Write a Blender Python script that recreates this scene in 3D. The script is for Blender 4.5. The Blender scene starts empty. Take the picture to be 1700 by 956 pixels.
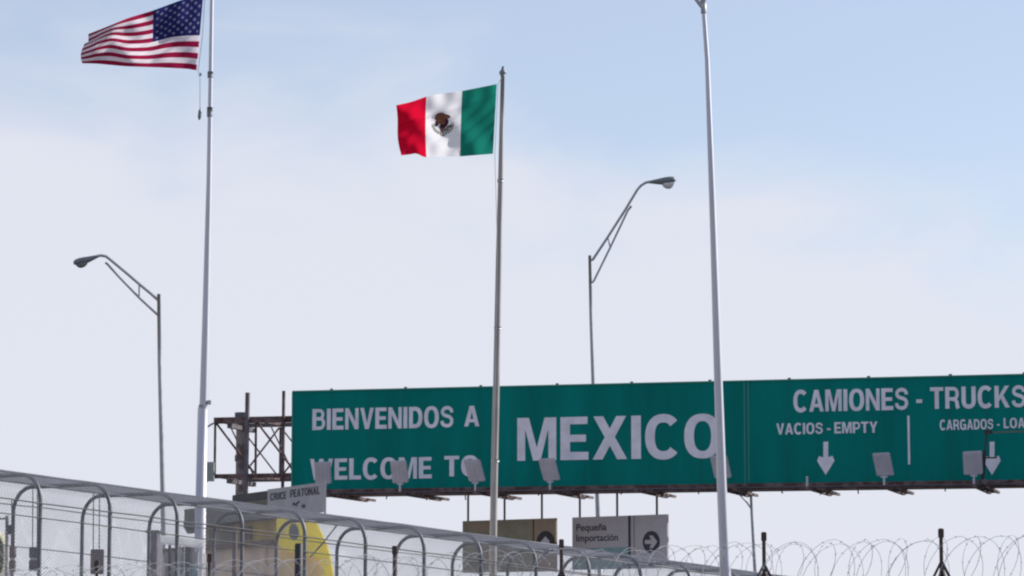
import bpy, bmesh, math, random
from mathutils import Vector, Matrix
random.seed(7)
R = math.radians
S = bpy.context.scene
COL = S.collection

# ------------------------------------------------------------------ camera, sky, sun, exposure
F = 4820.0                       # focal length in photo pixels (1700 wide)
PITCH = math.atan(577.0 / F)     # horizon lies just under the frame
CAM = Vector((0, 0, 1.6))
cd = bpy.data.cameras.new('camera'); cam = bpy.data.objects.new('camera', cd); COL.objects.link(cam)
cam.location = CAM; cam.rotation_euler = (math.pi / 2 + PITCH, 0, 0)
cd.sensor_width = 36; cd.lens = 36 * F / 1700.0; cd.clip_end = 12000; cd.clip_start = 0.5
S.camera = cam

SUN_AZ, SUN_EL = R(68), R(27)    # azimuth from +Y towards +X
w = bpy.data.worlds.new('World'); S.world = w; w.use_nodes = True
nt = w.node_tree; nt.nodes.clear(); N = nt.nodes; L = nt.links
out = N.new('ShaderNodeOutputWorld'); bg = N.new('ShaderNodeBackground'); bg.inputs[1].default_value = 0.15
sky = N.new('ShaderNodeTexSky'); sky.sky_type = 'NISHITA'; sky.sun_disc = False
sky.sun_elevation = SUN_EL; sky.sun_rotation = SUN_AZ; sky.altitude = 1100; sky.air_density = 1.0; sky.dust_density = 1.0; sky.ozone_density = 2.6
tc = N.new('ShaderNodeTexCoord'); sep = N.new('ShaderNodeSeparateXYZ'); L.new(tc.outputs['Generated'], sep.inputs[0])
mp = N.new('ShaderNodeMapping'); mp.inputs['Scale'].default_value = (6, 6, 15); L.new(tc.outputs['Generated'], mp.inputs[0])
nz = N.new('ShaderNodeTexNoise'); nz.inputs['Scale'].default_value = 1.5; nz.inputs['Detail'].default_value = 6; nz.inputs['Roughness'].default_value = .5
nz.inputs['Distortion'].default_value = .4
L.new(mp.outputs[0], nz.inputs['Vector'])
def wm(op, a, b, c=None):
    n = N.new('ShaderNodeMath'); n.operation = op
    for i, v in enumerate((a, b, c)):
        if v is None: continue
        if isinstance(v, (int, float)): n.inputs[i].default_value = v
        else: L.new(v, n.inputs[i])
    return n.outputs[0]
t = wm('MULTIPLY_ADD', sep.outputs['X'], 0.13, sep.outputs['Z'])
t = wm('MULTIPLY_ADD', nz.outputs['Fac'], 0.16, t)
mr = N.new('ShaderNodeMapRange'); mr.interpolation_type = 'SMOOTHSTEP'
L.new(t, mr.inputs['Value']); mr.inputs['From Min'].default_value = .205; mr.inputs['From Max'].default_value = .282
mr.inputs['To Min'].default_value = 0.97; mr.inputs['To Max'].default_value = 0.44
mix = N.new('ShaderNodeMix'); mix.data_type = 'RGBA'
L.new(mr.outputs[0], mix.inputs['Factor']); L.new(sky.outputs[0], mix.inputs['A'])
mix.inputs['B'].default_value = (5.12, 5.25, 5.84, 1)
L.new(mix.outputs['Result'], bg.inputs[0]); L.new(bg.outputs[0], out.inputs[0])

sd = bpy.data.lights.new('sun', 'SUN'); sd.energy = 5.0; sd.angle = R(0.5); sd.color = (1, .95, .88)
so = bpy.data.objects.new('sun', sd); COL.objects.link(so)
sdir = Vector((math.sin(SUN_AZ) * math.cos(SUN_EL), math.cos(SUN_AZ) * math.cos(SUN_EL), math.sin(SUN_EL)))
so.rotation_euler = (-sdir).to_track_quat('-Z', 'Y').to_euler(); so.location = (40, 20, 60)

vs = S.view_settings; vs.view_transform = 'Standard'; vs.look = 'None'; vs.exposure = 0.0; vs.gamma = 1; vs.use_curve_mapping = False
S.render.engine = 'CYCLES'
S.cycles.pixel_filter_type = 'BLACKMAN_HARRIS'; S.cycles.filter_width = 2.2
S.cycles.use_denoising = True; S.cycles.max_bounces = 6; S.cycles.transparent_max_bounces = 12

# ------------------------------------------------------------------ helpers
FWD = Vector((0, math.cos(PITCH), math.sin(PITCH))); UP = Vector((0, -math.sin(PITCH), math.cos(PITCH)))
def ray(px, py): return FWD * F + Vector((1, 0, 0)) * (px - 850) + UP * (478 - py)
def P(px, py, D):
    d = ray(px, py); return CAM + d * (D / d.y)
def link(name, me, parent=None, mat=None):
    o = bpy.data.objects.new(name, me); COL.objects.link(o)
    if parent is not None:
        o.parent = parent; o.matrix_parent_inverse = Matrix.Translation(-parent.location)
    if mat is not None:
        for m in (mat if isinstance(mat, (list, tuple)) else [mat]): me.materials.append(m)
    return o
def obj(name, bm, mat, parent=None, smooth=False):
    me = bpy.data.meshes.new(name); bm.to_mesh(me); bm.free()
    if smooth:
        for p in me.polygons: p.use_smooth = True
    return link(name, me, parent, mat)
def tag(o, label=None, cat=None, group=None, kind=None):
    if label: o['label'] = label
    if cat: o['category'] = cat
    if group: o['group'] = group
    if kind: o['kind'] = kind
    return o
def empty(name, loc, label=None, cat=None, group=None):
    o = bpy.data.objects.new(name, None); COL.objects.link(o); o.location = loc; o.empty_display_size = .3
    return tag(o, label, cat, group)
def box(bm, c, size, M=None):
    """box centred at c; M optional 3x3 axes"""
    c = Vector(c); vs_ = []
    for sx in (-.5, .5):
        for sy in (-.5, .5):
            for sz in (-.5, .5):
                v = Vector((sx * size[0], sy * size[1], sz * size[2]))
                if M is not None: v = M @ v
                vs_.append(bm.verts.new(c + v))
    for f in ((0, 1, 3, 2), (4, 6, 7, 5), (0, 4, 5, 1), (2, 3, 7, 6), (0, 2, 6, 4), (1, 5, 7, 3)):
        bm.faces.new([vs_[i] for i in f])
def tube(bm, pts, rad, n=8, cap=True, closed=False):
    pts = [Vector(p) for p in pts]; m = len(pts)
    rads = rad if isinstance(rad, (list, tuple)) else [rad] * m
    ref = None; rings = []
    for i in range(m):
        a = pts[max(i - 1, 0)]; b = pts[min(i + 1, m - 1)]
        d = (b - a).normalized()
        if ref is None:
            ref = Vector((0, 1, 0)) if abs(d.y) < .8 else Vector((0, 0, 1))
        x = (ref - d * ref.dot(d))
        if x.length < 1e-4: x = d.orthogonal()
        x.normalize(); ref = x; y = d.cross(x)
        rings.append([bm.verts.new(pts[i] + (x * math.cos(2 * math.pi * k / n) + y * math.sin(2 * math.pi * k / n)) * rads[i]) for k in range(n)])
    for i in range(m - 1):
        for k in range(n):
            bm.faces.new((rings[i][k], rings[i][(k + 1) % n], rings[i + 1][(k + 1) % n], rings[i + 1][k]))
    if cap:
        bm.faces.new(rings[0]); bm.faces.new(rings[-1][::-1])
def bar(bm, a, b, wd, ht=None):
    """rectangular bar between two points"""
    a, b = Vector(a), Vector(b); d = b - a; ln = d.length; d.normalize()
    s = d.cross(Vector((0, 0, 1)))
    if s.length < 1e-3: s = Vector((1, 0, 0))
    s.normalize(); u = s.cross(d)
    M = Matrix((s, d, u)).transposed()
    box(bm, (a + b) / 2, (wd, ln, ht or wd), M)
def prism(bm, poly, depth_vec):
    """poly: list of 3D points, extruded by depth_vec"""
    a = [bm.verts.new(Vector(p)) for p in poly]; b = [bm.verts.new(Vector(p) + depth_vec) for p in poly]
    n = len(a); bm.faces.new(a); bm.faces.new(b[::-1])
    for i in range(n):
        bm.faces.new((a[i], b[i], b[(i + 1) % n], a[(i + 1) % n]))
def BM(): return bmesh.new()

# ------------------------------------------------------------------ materials
def mat(name, col, rough=.6, metal=0, var=.12, scale=4, col2=None, blotch=None, bump=0.0, streak=False):
    m = bpy.data.materials.new(name); m.use_nodes = True; n = m.node_tree.nodes; l = m.node_tree.links
    b = n['Principled BSDF']; b.inputs['Roughness'].default_value = rough; b.inputs['Metallic'].default_value = metal
    tcn = n.new('ShaderNodeTexCoord'); mpn = n.new('ShaderNodeMapping'); l.new(tcn.outputs['Object'], mpn.inputs[0])
    if streak: mpn.inputs['Scale'].default_value = (1, 1, .12)
    no = n.new('ShaderNodeTexNoise'); no.inputs['Scale'].default_value = scale; no.inputs['Detail'].default_value = 8; no.inputs['Roughness'].default_value = .65
    l.new(mpn.outputs[0], no.inputs['Vector'])
    cr = n.new('ShaderNodeValToRGB'); l.new(no.outputs['Fac'], cr.inputs[0])
    c2 = col2 or tuple(c * (1 - var) for c in col)
    c1 = tuple(min(1, c * (1 + var)) for c in col)
    cr.color_ramp.elements[0].position = (blotch or .35); cr.color_ramp.elements[0].color = (*c2, 1)
    cr.color_ramp.elements[1].position = (blotch or .35) + (.12 if blotch else .3); cr.color_ramp.elements[1].color = (*c1, 1)
    l.new(cr.outputs[0], b.inputs['Base Color'])
    rm = n.new('ShaderNodeMapRange'); l.new(no.outputs['Fac'], rm.inputs[0]); rm.inputs['To Min'].default_value = max(0, rough - .12); rm.inputs['To Max'].default_value = min(1, rough + .12)
    l.new(rm.outputs[0], b.inputs['Roughness'])
    if bump:
        bp = n.new('ShaderNodeBump'); bp.inputs['Strength'].default_value = bump; bp.inputs['Distance'].default_value = .02
        l.new(no.outputs['Fac'], bp.inputs['Height']); l.new(bp.outputs[0], b.inputs['Normal'])
    return m
M = {}
M['pole_white'] = mat('white_pole_paint', (.44, .44, .50), .50, .62, .10, 3, streak=True)
M['pole_grey'] = mat('weathered_aluminium', (.29, .27, .265), .5, .6, .32, 3, streak=True)
M['pole_white'].node_tree.nodes['Principled BSDF'].inputs['Coat Weight'].default_value = 1; M['pole_white'].node_tree.nodes['Principled BSDF'].inputs['Coat Roughness'].default_value = .22
M['pole_grey'].node_tree.nodes['Principled BSDF'].inputs['Coat Weight'].default_value = .8; M['pole_grey'].node_tree.nodes['Principled BSDF'].inputs['Coat Roughness'].default_value = .22
M['galv'] = mat('galvanised_steel', (.36, .365, .39), .5, .6, .15, 5)
M['lamp_grey'] = mat('lamp_housing_grey', (.16, .18, .20), .5, .2, .12, 6)
M['lens'] = mat('frosted_lamp_lens', (.55, .56, .58), .25, 0, .05, 6)
M['rust'] = mat('rusty_brown_steel', (.12, .085, .09), .75, .1, .3, 3, col2=(.065, .032, .032), blotch=.45)
M['steel_dark'] = mat('dark_primer_steel', (.11, .10, .12), .7, .1, .3, 4)
M['column'] = mat('grey_steel_column', (.34, .32, .36), .65, .1, .2, 2, col2=(.18, .155, .17), blotch=.42)
M['sign_green'] = mat('green_sign_sheeting', (.0012, .178, .165), .6, 0, .16, .8, streak=True); M['sign_green'].node_tree.nodes['Principled BSDF'].inputs['Specular IOR Level'].default_value = .05
M['sign_edge'] = mat('sign_edge_green', (.03, .24, .19), .5, 0, .1, 2)
M['letter'] = mat('pale_sign_lettering', (.66, .66, .76), .7, 0, .10, 2.5)
M['seam'] = mat('sign_seam', (.02, .20, .18), .5, 0, .1, 3)
M['flood'] = mat('floodlight_grey', (.43, .43, .52), .5, .1, .08, 3)
M['hoop'] = mat('hoop_pipe', (.14, .145, .165), .5, .3, .25, 5)
M['wire'] = mat('galvanised_wire', (.42, .42, .46), .6, .1, .15, 12)
M['rail'] = mat('pale_rail_pipe', (.115, .118, .125), .6, 0, .2, 4)
M['razor'] = mat('razor_wire_steel', (.36, .37, .41), .7, 0, .2, 10)
M['post'] = mat('fence_post_steel', (.045, .035, .04), .7, 0, .35, 6, col2=(.06, .03, .022), blotch=.45)
M['olive'] = mat('olive_metal_fascia', (.125, .125, .095), .7, 0, .2, 2.5)
M['umber'] = mat('umber_panel', (.30, .22, .10), .7, 0, .3, 1.2, col2=(.10, .105, .07), blotch=.45); M['ochre'] = mat('ochre_panel', (.46, .32, .03), .7, 0, .25, 1.7)
M['tan'] = mat('tan_stucco', (.70, .55, .42), .9, 0, .12, 1.2, bump=.3)
M['brown'] = mat('brown_trim', (.12, .075, .045), .8, 0, .2, 3)
M['black'] = mat('near_black_metal', (.022, .02, .028), .6, 0, .3, 4)
M['board'] = mat('grey_sign_board', (.46, .45, .51), .6, 0, .06, 3)
M['cboard'] = mat('weathered_grey_board', (.33, .33, .37), .6, 0, .12, 3); M['ink'] = mat('dark_sign_ink', (.035, .035, .06), .6, 0, .1, 5)
M['yellow'] = mat('yellow_paint', (.78, .60, .055), .45, 0, .06, 2)
M['cream'] = mat('cream_paint', (.75, .62, .33), .5, 0, .08, 3)
M['slate'] = mat('slate_grey_paint', (.14, .155, .13), .5, 0, .15, 5)
M['dkgreen'] = mat('dark_green_paint', (.05, .06, .012), .6, 0, .15, 5)
M['white'] = mat('white_frame_paint', (.88, .88, .90), .4, 0, .04, 5)
M['boothglass'] = mat('booth_panel_grey', (.36, .36, .39), .3, 0, .12, 2)
M['boxgrey'] = mat('dark_grey_box', (.12, .105, .125), .6, 0, .2, 6)
M['boxbrown'] = mat('brown_grey_box', (.16, .125, .135), .6, 0, .2, 6)
M['purple'] = mat('purple_grey_door', (.13, .12, .145), .6, 0, .15, 3)
M['tanboard'] = mat('tan_sign_board', (.27, .21, .16), .6, 0, .12, 2.2)
M['oliveboard'] = mat('olive_sign_board', (.22, .21, .155), .6, 0, .15, 2.2)
M['tealboard'] = mat('teal_sign_board', (.20, .34, .38), .6, 0, .12, 2.2)
M['asphalt'] = mat('asphalt', (.05, .05, .052), .9, 0, .25, .8, bump=.3)
M['dirt'] = mat('dry_desert_ground', (.20, .165, .125), .95, 0, .2, .12, bump=.3)
M['concrete'] = mat('ramp_concrete', (.33, .32, .30), .9, 0, .12, 1.2, bump=.2)
M['paint'] = mat('road_paint', (.7, .7, .68), .7, 0, .12, 4)
M['boxteal'] = mat('pale_teal_box', (.24, .28, .27), .6, 0, .12, 6)

def vmat(name, transl=.35):
    m = bpy.data.materials.new(name); m.use_nodes = True; n = m.node_tree.nodes; l = m.node_tree.links
    n.clear(); o = n.new('ShaderNodeOutputMaterial'); at = n.new('ShaderNodeVertexColor'); at.layer_name = 'Col'
    d = n.new('ShaderNodeBsdfDiffuse'); tr = n.new('ShaderNodeBsdfTranslucent'); mx = n.new('ShaderNodeMixShader'); mx.inputs[0].default_value = transl
    wv = n.new('ShaderNodeTexNoise'); wv.inputs['Scale'].default_value = 9; wv.inputs['Detail'].default_value = 5
    tcn = n.new('ShaderNodeTexCoord'); l.new(tcn.outputs['Object'], wv.inputs['Vector'])
    bp = n.new('ShaderNodeBump'); bp.inputs['Strength'].default_value = .25; bp.inputs['Distance'].default_value = .03; l.new(wv.outputs['Fac'], bp.inputs['Height'])
    l.new(bp.outputs[0], d.inputs['Normal'])
    l.new(at.outputs[0], d.inputs[0]); l.new(at.outputs[0], tr.inputs[0]); l.new(d.outputs[0], mx.inputs[1]); l.new(tr.outputs[0], mx.inputs[2]); l.new(mx.outputs[0], o.inputs[0])
    return m
M['flag'] = vmat('flag_cloth', .6)
def cloth(name, col, transl=.6):
    m = bpy.data.materials.new(name); m.use_nodes = True; n = m.node_tree.nodes; l = m.node_tree.links
    n.clear(); o = n.new('ShaderNodeOutputMaterial'); d = n.new('ShaderNodeBsdfDiffuse'); tr = n.new('ShaderNodeBsdfTranslucent'); mx = n.new('ShaderNodeMixShader'); mx.inputs[0].default_value = transl
    wv = n.new('ShaderNodeTexNoise'); wv.inputs['Scale'].default_value = 2.5; wv.inputs['Detail'].default_value = 5; cr = n.new('ShaderNodeValToRGB'); l.new(wv.outputs['Fac'], cr.inputs[0])
    cr.color_ramp.elements[0].color = (*[c * .88 for c in col], 1); cr.color_ramp.elements[1].color = (*col, 1)
    l.new(cr.outputs[0], d.inputs[0]); l.new(cr.outputs[0], tr.inputs[0]); l.new(d.outputs[0], mx.inputs[1]); l.new(tr.outputs[0], mx.inputs[2]); l.new(mx.outputs[0], o.inputs[0])
    return m
M['sunlit_lintel'] = cloth('sunlit_lintel_white', (.97, .97, .98), .6); M['yellow'] = cloth('yellow_fabric', (.96, .86, .16)); M['cream'] = cloth('cream_fabric', (.97, .94, .74))  # booth lintel white made translucent to brighten it as if sunlit

# ------------------------------------------------------------------ text on a plane
class Plane:
    """vertical board: through two pixel columns at given distances"""
    def __init__(s, pxa, Da, pxb, Db, py=700):
        a = P(pxa, py, Da); b = P(pxb, py, Db); a.z = b.z = 0
        s.O = a; s.U = (b - a).normalized(); s.Nn = Vector((s.U.y, -s.U.x, 0))     # towards the viewer
    def uv(s, px, py):
        d = ray(px, py); k = (s.O - CAM).dot(s.Nn) / d.dot(s.Nn); p = CAM + d * k
        return (p - s.O).dot(s.U), p.z
    def at(s, u, v, n=0.0): return s.O + s.U * u + Vector((0, 0, v)) + s.Nn * n
    def px(s, px, py, n=0.0):
        u, v = s.uv(px, py); return s.at(u, v, n)
    def u_at(s, px, py, n):
        d = ray(px, py); o = s.O + s.Nn * n; k = (o - CAM).dot(s.Nn) / d.dot(s.Nn); return (CAM + d * k - s.O).dot(s.U)
    def rect(s, bm, u0, v0, u1, v1, n0, n1):
        prism(bm, [s.at(u0, v0, n1), s.at(u1, v0, n1), s.at(u1, v1, n1), s.at(u0, v1, n1)], s.Nn * (n0 - n1))
from mathutils.geometry import tessellate_polygon
def _arc(cx, cy, rx, ry, a0, a1, k=18, e=.86):
    o = []
    for i in range(k + 1):
        a = math.radians(a0 + (a1 - a0) * i / k); c, s_ = math.cos(a), math.sin(a)
        o.append((cx + rx * math.copysign(abs(c) ** e, c), cy + ry * math.copysign(abs(s_) ** e, s_)))
    return o
def _stroke(pts, wd):
    l_, r_ = [], []
    for i, p in enumerate(pts):
        a = pts[max(0, i - 1)]; b = pts[min(len(pts) - 1, i + 1)]; dx, dy = b[0] - a[0], b[1] - a[1]; n = math.hypot(dx, dy) or 1
        # heavier verticals than horizontals, as in grotesque bold capitals
        h = wd / 2 * (1 - .14 * abs(dx) / n); l_.append((p[0] - dy / n * h, p[1] + dx / n * h)); r_.append((p[0] + dy / n * h, p[1] - dx / n * h))
    return l_ + r_[::-1]
def _r(x0, y0, x1, y1): return [(x0, y0), (x1, y0), (x1, y1), (x0, y1)]
T = .228; Hh = .185; K = T / 2
def glyph(c):
    """bold grotesque capital of height 1: (width, [contours])"""
    if c == 'I': return T, [_r(0, 0, T, 1)]
    if c == '-': return .36, [_r(0, 0, .36, 1)]
    if c == 'L': return .62, [[(0, 0), (.62, 0), (.62, Hh), (T, Hh), (T, 1), (0, 1)]]
    if c == 'E': return .67, [[(0, 0), (.67, 0), (.67, Hh), (T, Hh), (T, .42), (.61, .42), (.61, .585), (T, .585), (T, .83), (.65, .83), (.65, 1), (0, 1)]]
    if c == 'T': return .72, [[(.36 - K, 0), (.36 + K, 0), (.36 + K, .83), (.72, .83), (.72, 1), (0, 1), (0, .83), (.36 - K, .83)]]
    if c == 'M': return .94, [[(0, 0), (.19, 0), (.19, .74), (.38, 0), (.56, 0), (.75, .74), (.75, 0), (.94, 0), (.94, 1), (.66, 1), (.47, .30), (.28, 1), (0, 1)]]
    if c == 'N': return .79, [[(0, 0), (.195, 0), (.195, .66), (.575, 0), (.79, 0), (.79, 1), (.595, 1), (.595, .35), (.21, 1), (0, 1)]]
    if c == 'V': return .80, [[(.29, 0), (.51, 0), (.80, 1), (.585, 1), (.40, .28), (.215, 1), (0, 1)]]
    if c == 'W': return 1.20, [[(.22, 0), (.42, 0), (.60, .68), (.78, 0), (.98, 0), (1.20, 1), (.99, 1), (.87, .33), (.70, 1), (.50, 1), (.33, .33), (.21, 1), (0, 1)]]
    if c == 'X': return .82, [[(0, 0), (.235, 0), (.41, .32), (.585, 0), (.82, 0), (.53, .515), (.80, 1), (.565, 1), (.41, .71), (.255, 1), (.02, 1), (.29, .515)]]
    if c == 'Y': return .80, [[(.40 - K, 0), (.40 + K, 0), (.40 + K, .39), (.80, 1), (.57, 1), (.40, .62), (.23, 1), (0, 1), (.40 - K, .39)]]
    if c == 'K': return .82, [[(0, 0), (T, 0), (T, .28), (.32, .42), (.575, 0), (.82, 0), (.465, .57), (.80, 1), (.56, 1), (T, .53), (T, 1), (0, 1)]]
    if c == 'A': return .83, [[(0, 0), (.215, 0), (.275, .20), (.555, .20), (.615, 0), (.83, 0), (.535, 1), (.295, 1)], 'hole', [(.325, .36), (.505, .36), (.415, .70)]]
    if c == 'O': return .86, [_arc(.43, .5, .43, .515, 0, 350, 35), 'hole', _arc(.43, .5, .43 - T, .5 - .155, 0, 350, 35)]
    if c == 'D': return .79, [[(0, 0), (.35, 0)] + _arc(.35, .5, .44, .5, -85, 85) + [(.35, 1), (0, 1)], 'hole', [(T, Hh), (.33, Hh)] + _arc(.33, .5, .44 - T + .02, .5 - Hh, -85, 85) + [(.33, 1 - Hh), (T, 1 - Hh)]]
    if c == 'C': return .82, [_stroke(_arc(.43, .5, .43 - K, .515 - .085, 42, 318, 30), T)]
    if c == 'G': return .85, [_stroke(_arc(.43, .5, .43 - K, .515 - .085, 42, 345, 30), T), [(.45, .38), (.68, .38), (.68, 0), (.85, 0), (.85, .55), (.45, .55)]]
    if c == 'U': return .77, [_stroke([(K, 1), (K, .62)] + _arc(.385, .36, .385 - K, .36 - .078, 180, 360, 20) + [(.77 - K, .62), (.77 - K, 1)], T)]
    if c == 'P': return .73, [_r(0, 0, T, 1), _stroke([(.15, .915), (.42, .915)] + _arc(.42, .66, .22, .255, 88, -88, 16) + [(.42, .405), (.15, .405)], .185)]
    if c == 'R': return .79, [_r(0, 0, T, 1), _stroke([(.15, .915), (.43, .915)] + _arc(.43, .68, .22, .235, 88, -88, 16) + [(.43, .445), (.15, .445)], .185), _stroke([(.42, .44), (.55, .40), (.63, .30), (.65, .12), (.70, 0)], .20)]
    if c == 'B': return .77, [_r(0, 0, T, 1), _stroke([(.15, .915), (.40, .915)] + _arc(.40, .725, .22, .19, 88, -88, 14) + [(.40, .535), (.15, .535)], .175), _stroke([(.15, .53), (.42, .53)] + _arc(.42, .31, .25, .225, 88, -88, 14) + [(.42, .085), (.15, .085)], .185)]
    if c == 'S': return .76, [_stroke([(.655, .70), (.645, .80), (.57, .88), (.44, .925), (.31, .92), (.19, .87), (.12, .78), (.12, .69), (.18, .61), (.30, .56), (.46, .52), (.59, .46), (.655, .37), (.655, .25), (.59, .145), (.47, .085), (.33, .08), (.19, .12), (.11, .20), (.095, .31)], .195)]
    return .3, []
def text(pl, body, l_top, l_bot, right, m, parent, n0, bold=.022, thick=.012, name='lettering'):
    u0, v1 = pl.uv(*l_top); _, v0 = pl.uv(*l_bot); u1, _ = pl.uv(*right)
    if body.upper() == body:
        gap = .10; tot = sum(glyph(c)[0] for c in body) + gap * (len(body) - 1); k = (u1 - u0) / tot; x = 0; bm = BM()
        for c in body:
            wd, cs_ = glyph(c); loops = []; 
            for q in cs_:
                if q == 'hole': loops[-1].append(None); continue
                if loops and loops[-1][-1] is None: loops[-1][-1] = q
                else: loops.append([q])
            for j, grp in enumerate(loops):
                nn = n0 + thick - .0008 * j
                vv = [[Vector((px_, py_, 0)) for px_, py_ in lp] for lp in grp]
                fr = [bm.verts.new(pl.at(u0 + (x + p.x) * k, v0 + p.y * (v1 - v0), nn)) for lp in vv for p in lp]
                bk = [bm.verts.new(pl.at(u0 + (x + p.x) * k, v0 + p.y * (v1 - v0), n0)) for lp in vv for p in lp]
                for t_ in tessellate_polygon(vv):
                    try: bm.faces.new([fr[i] for i in t_])
                    except ValueError: pass
                o_ = 0
                for lp in vv:
                    n_ = len(lp)
                    for i in range(n_): bm.faces.new((fr[o_ + i], fr[o_ + (i + 1) % n_], bk[o_ + (i + 1) % n_], bk[o_ + i]))
                    o_ += n_
            x += wd + gap
        bmesh.ops.recalc_face_normals(bm, faces=bm.faces)
        return obj(name, bm, m, parent)
    cu = bpy.data.curves.new('t', 'FONT'); cu.body = body; cu.size = 1; cu.offset = bold; cu.extrude = .01; cu.resolution_u = 4
    o = bpy.data.objects.new('t', cu); COL.objects.link(o); bpy.context.view_layer.update()
    dg = bpy.context.evaluated_depsgraph_get(); me = bpy.data.meshes.new_from_object(o.evaluated_get(dg))
    bpy.data.objects.remove(o); bpy.data.curves.remove(cu)
    xs = [v.co.x for v in me.vertices]; ys = [v.co.y for v in me.vertices]
    x0, x1, y0, y1 = min(xs), max(xs), min(ys), max(ys)
    for v in me.vertices:
        u = u0 + (v.co.x - x0) / (x1 - x0) * (u1 - u0); z = v0 + (v.co.y - y0) / (y1 - y0) * (v1 - v0)
        v.co = pl.at(u, z, n0 + (thick if v.co.z > 0 else 0))
    me.materials.clear()
    return link(name, me, parent, m)

# ------------------------------------------------------------------ ground, road
bm = BM(); g = [bm.verts.new(v) for v in ((-6000, -400, 0), (6000, -400, 0), (6000, 9000, 0), (-6000, 9000, 0))]; bm.faces.new(g)
tag(obj('ground', bm, M['dirt']), kind='structure')
bm = BM(); g = [bm.verts.new(v) for v in ((-1.5, -60, .004), (26, -60, .004), (44, 400, .004), (4, 400, .004))]; bm.faces.new(g)
tag(obj('road', bm, M['asphalt']), kind='structure')
bm = BM()
for k in range(3):
    for j in range(20):
        y = -20 + j * 9; x = 5 + k * 4.2 + y * .03
        box(bm, (x, y, .010), (.12, 3, .004))
tag(obj('lane_markings', bm, M['paint']), kind='structure')

# ------------------------------------------------------------------ gantry with the big sign
DL, DR = 94.0, 87.8
SP = Plane(486, DL, 1700, DR)
uL, zT = SP.uv(487, 651); _, zB = SP.uv(487, 813); _, zS = SP.uv(487, 824)
uR = SP.uv(1990, 640)[0]
gx = SP.uv(402, 700)[0]
gantry = empty('sign_gantry', SP.at(gx, 0, -1.6), 'rusty steel box truss gantry carrying the long green highway sign', 'gantry')
sign = empty('overhead_sign', SP.at((uL + uR) / 2, zB), 'long green overhead sign welcoming traffic to MEXICO, with truck lanes on its right', 'road sign')
bm = BM(); SP.rect(bm, uL, zB, uR, zT, -.06, 0); obj('panel', bm, M['sign_green'], sign)
bm = BM()
SP.rect(bm, uL - .03, zT + .002, uR + .03, zT + .045, -.09, .03); SP.rect(bm, uL - .045, zB, uL - .002, zT, -.08, .02); SP.rect(bm, uR + .002, zB, uR + .045, zT, -.08, .02)
obj('edge_trim', bm, M['sign_edge'], sign)
# panel seams: thin raised joints
def panel_seam(px, m, wd, n=.006):
    bm = BM(); u = SP.uv(px, 700)[0]; SP.rect(bm, u - wd / 2, zB + .02, u + wd / 2, zT - .02, .0015, n); return obj('seam', bm, m, sign)
M['seam_dark'] = mat('dark_panel_joint', (.001, .10, .095), .8, 0, .2, 3)
for px in (549, 611, 671, 732, 796, 851, 912, 972, 1035, 1098, 1165, 1309, 1372, 1441, 1508, 1577, 1640, 1705, 1770, 1890): panel_seam(px, M['seam_dark'], .013, .003)
panel_seam(1236, M['seam'], .04, .012); panel_seam(1242.5, M['seam'], .04, .012)
LT = M['letter']
text(SP, 'BIENVENIDOS', (519, 679), (519, 714), (753, 690), LT, sign, .004, .030)
text(SP, 'A', (771, 674), (771, 708), (796, 690), LT, sign, .004, .030)
text(SP, 'WELCOME', (515, 762), (515, 797), (717, 775), LT, sign, .004, .030)
text(SP, 'TO', (738, 757), (738, 791), (795, 775), LT, sign, .004, .030)
text(SP, 'MEXICO', (859, 694), (859, 765), (1197, 725), LT, sign, .004, .040)
text(SP, 'CAMIONES', (1317, 648), (1317, 684), (1508, 665), LT, sign, .004, .030)
text(SP, '-', (1521, 663), (1521, 669), (1531, 665), LT, sign, .004, .02)
text(SP, 'TRUCKS', (1544, 643), (1544, 679), (1703, 660), LT, sign, .004, .030)
text(SP, 'VACIOS', (1289, 703), (1289, 721.5), (1366, 710), LT, sign, .004, .026)
text(SP, '-', (1373, 711), (1373, 714), (1379, 711), LT, sign, .004, .02)
text(SP, 'EMPTY', (1385, 701), (1385, 719.5), (1457, 710), LT, sign, .004, .026)
text(SP, 'CARGADOS', (1560, 697), (1560, 714), (1649, 705), LT, sign, .004, .022)
text(SP, '-', (1655.5, 704), (1655.5, 706.5), (1659.5, 705), LT, sign, .004, .02)
text(SP, 'LOADED', (1666, 694), (1666, 711), (1738, 703), LT, sign, .004, .022)
def sign_arrow(px):
    def q(x, y): return SP.px(px + x, y, .012)
    bm = BM(); prism(bm, [q(0, 788.5), q(-14.5, 765), q(-11, 757), q(-4, 759.5), q(-4, 733.5), q(4, 733), q(4, 759), q(11, 756.5), q(14.5, 764.5)], -SP.Nn * .010)
    obj('arrow', bm, LT, sign)
sign_arrow(1371); sign_arrow(1647)
bm = BM(); u0 = SP.uv(1506.5, 700)[0]; u1 = SP.uv(1510, 700)[0]; SP.rect(bm, u0, SP.uv(1508, 771)[1], u1, SP.uv(1508, 690)[1], .002, .012); obj('divider', bm, M['seam'] if False else LT, sign)

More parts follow.
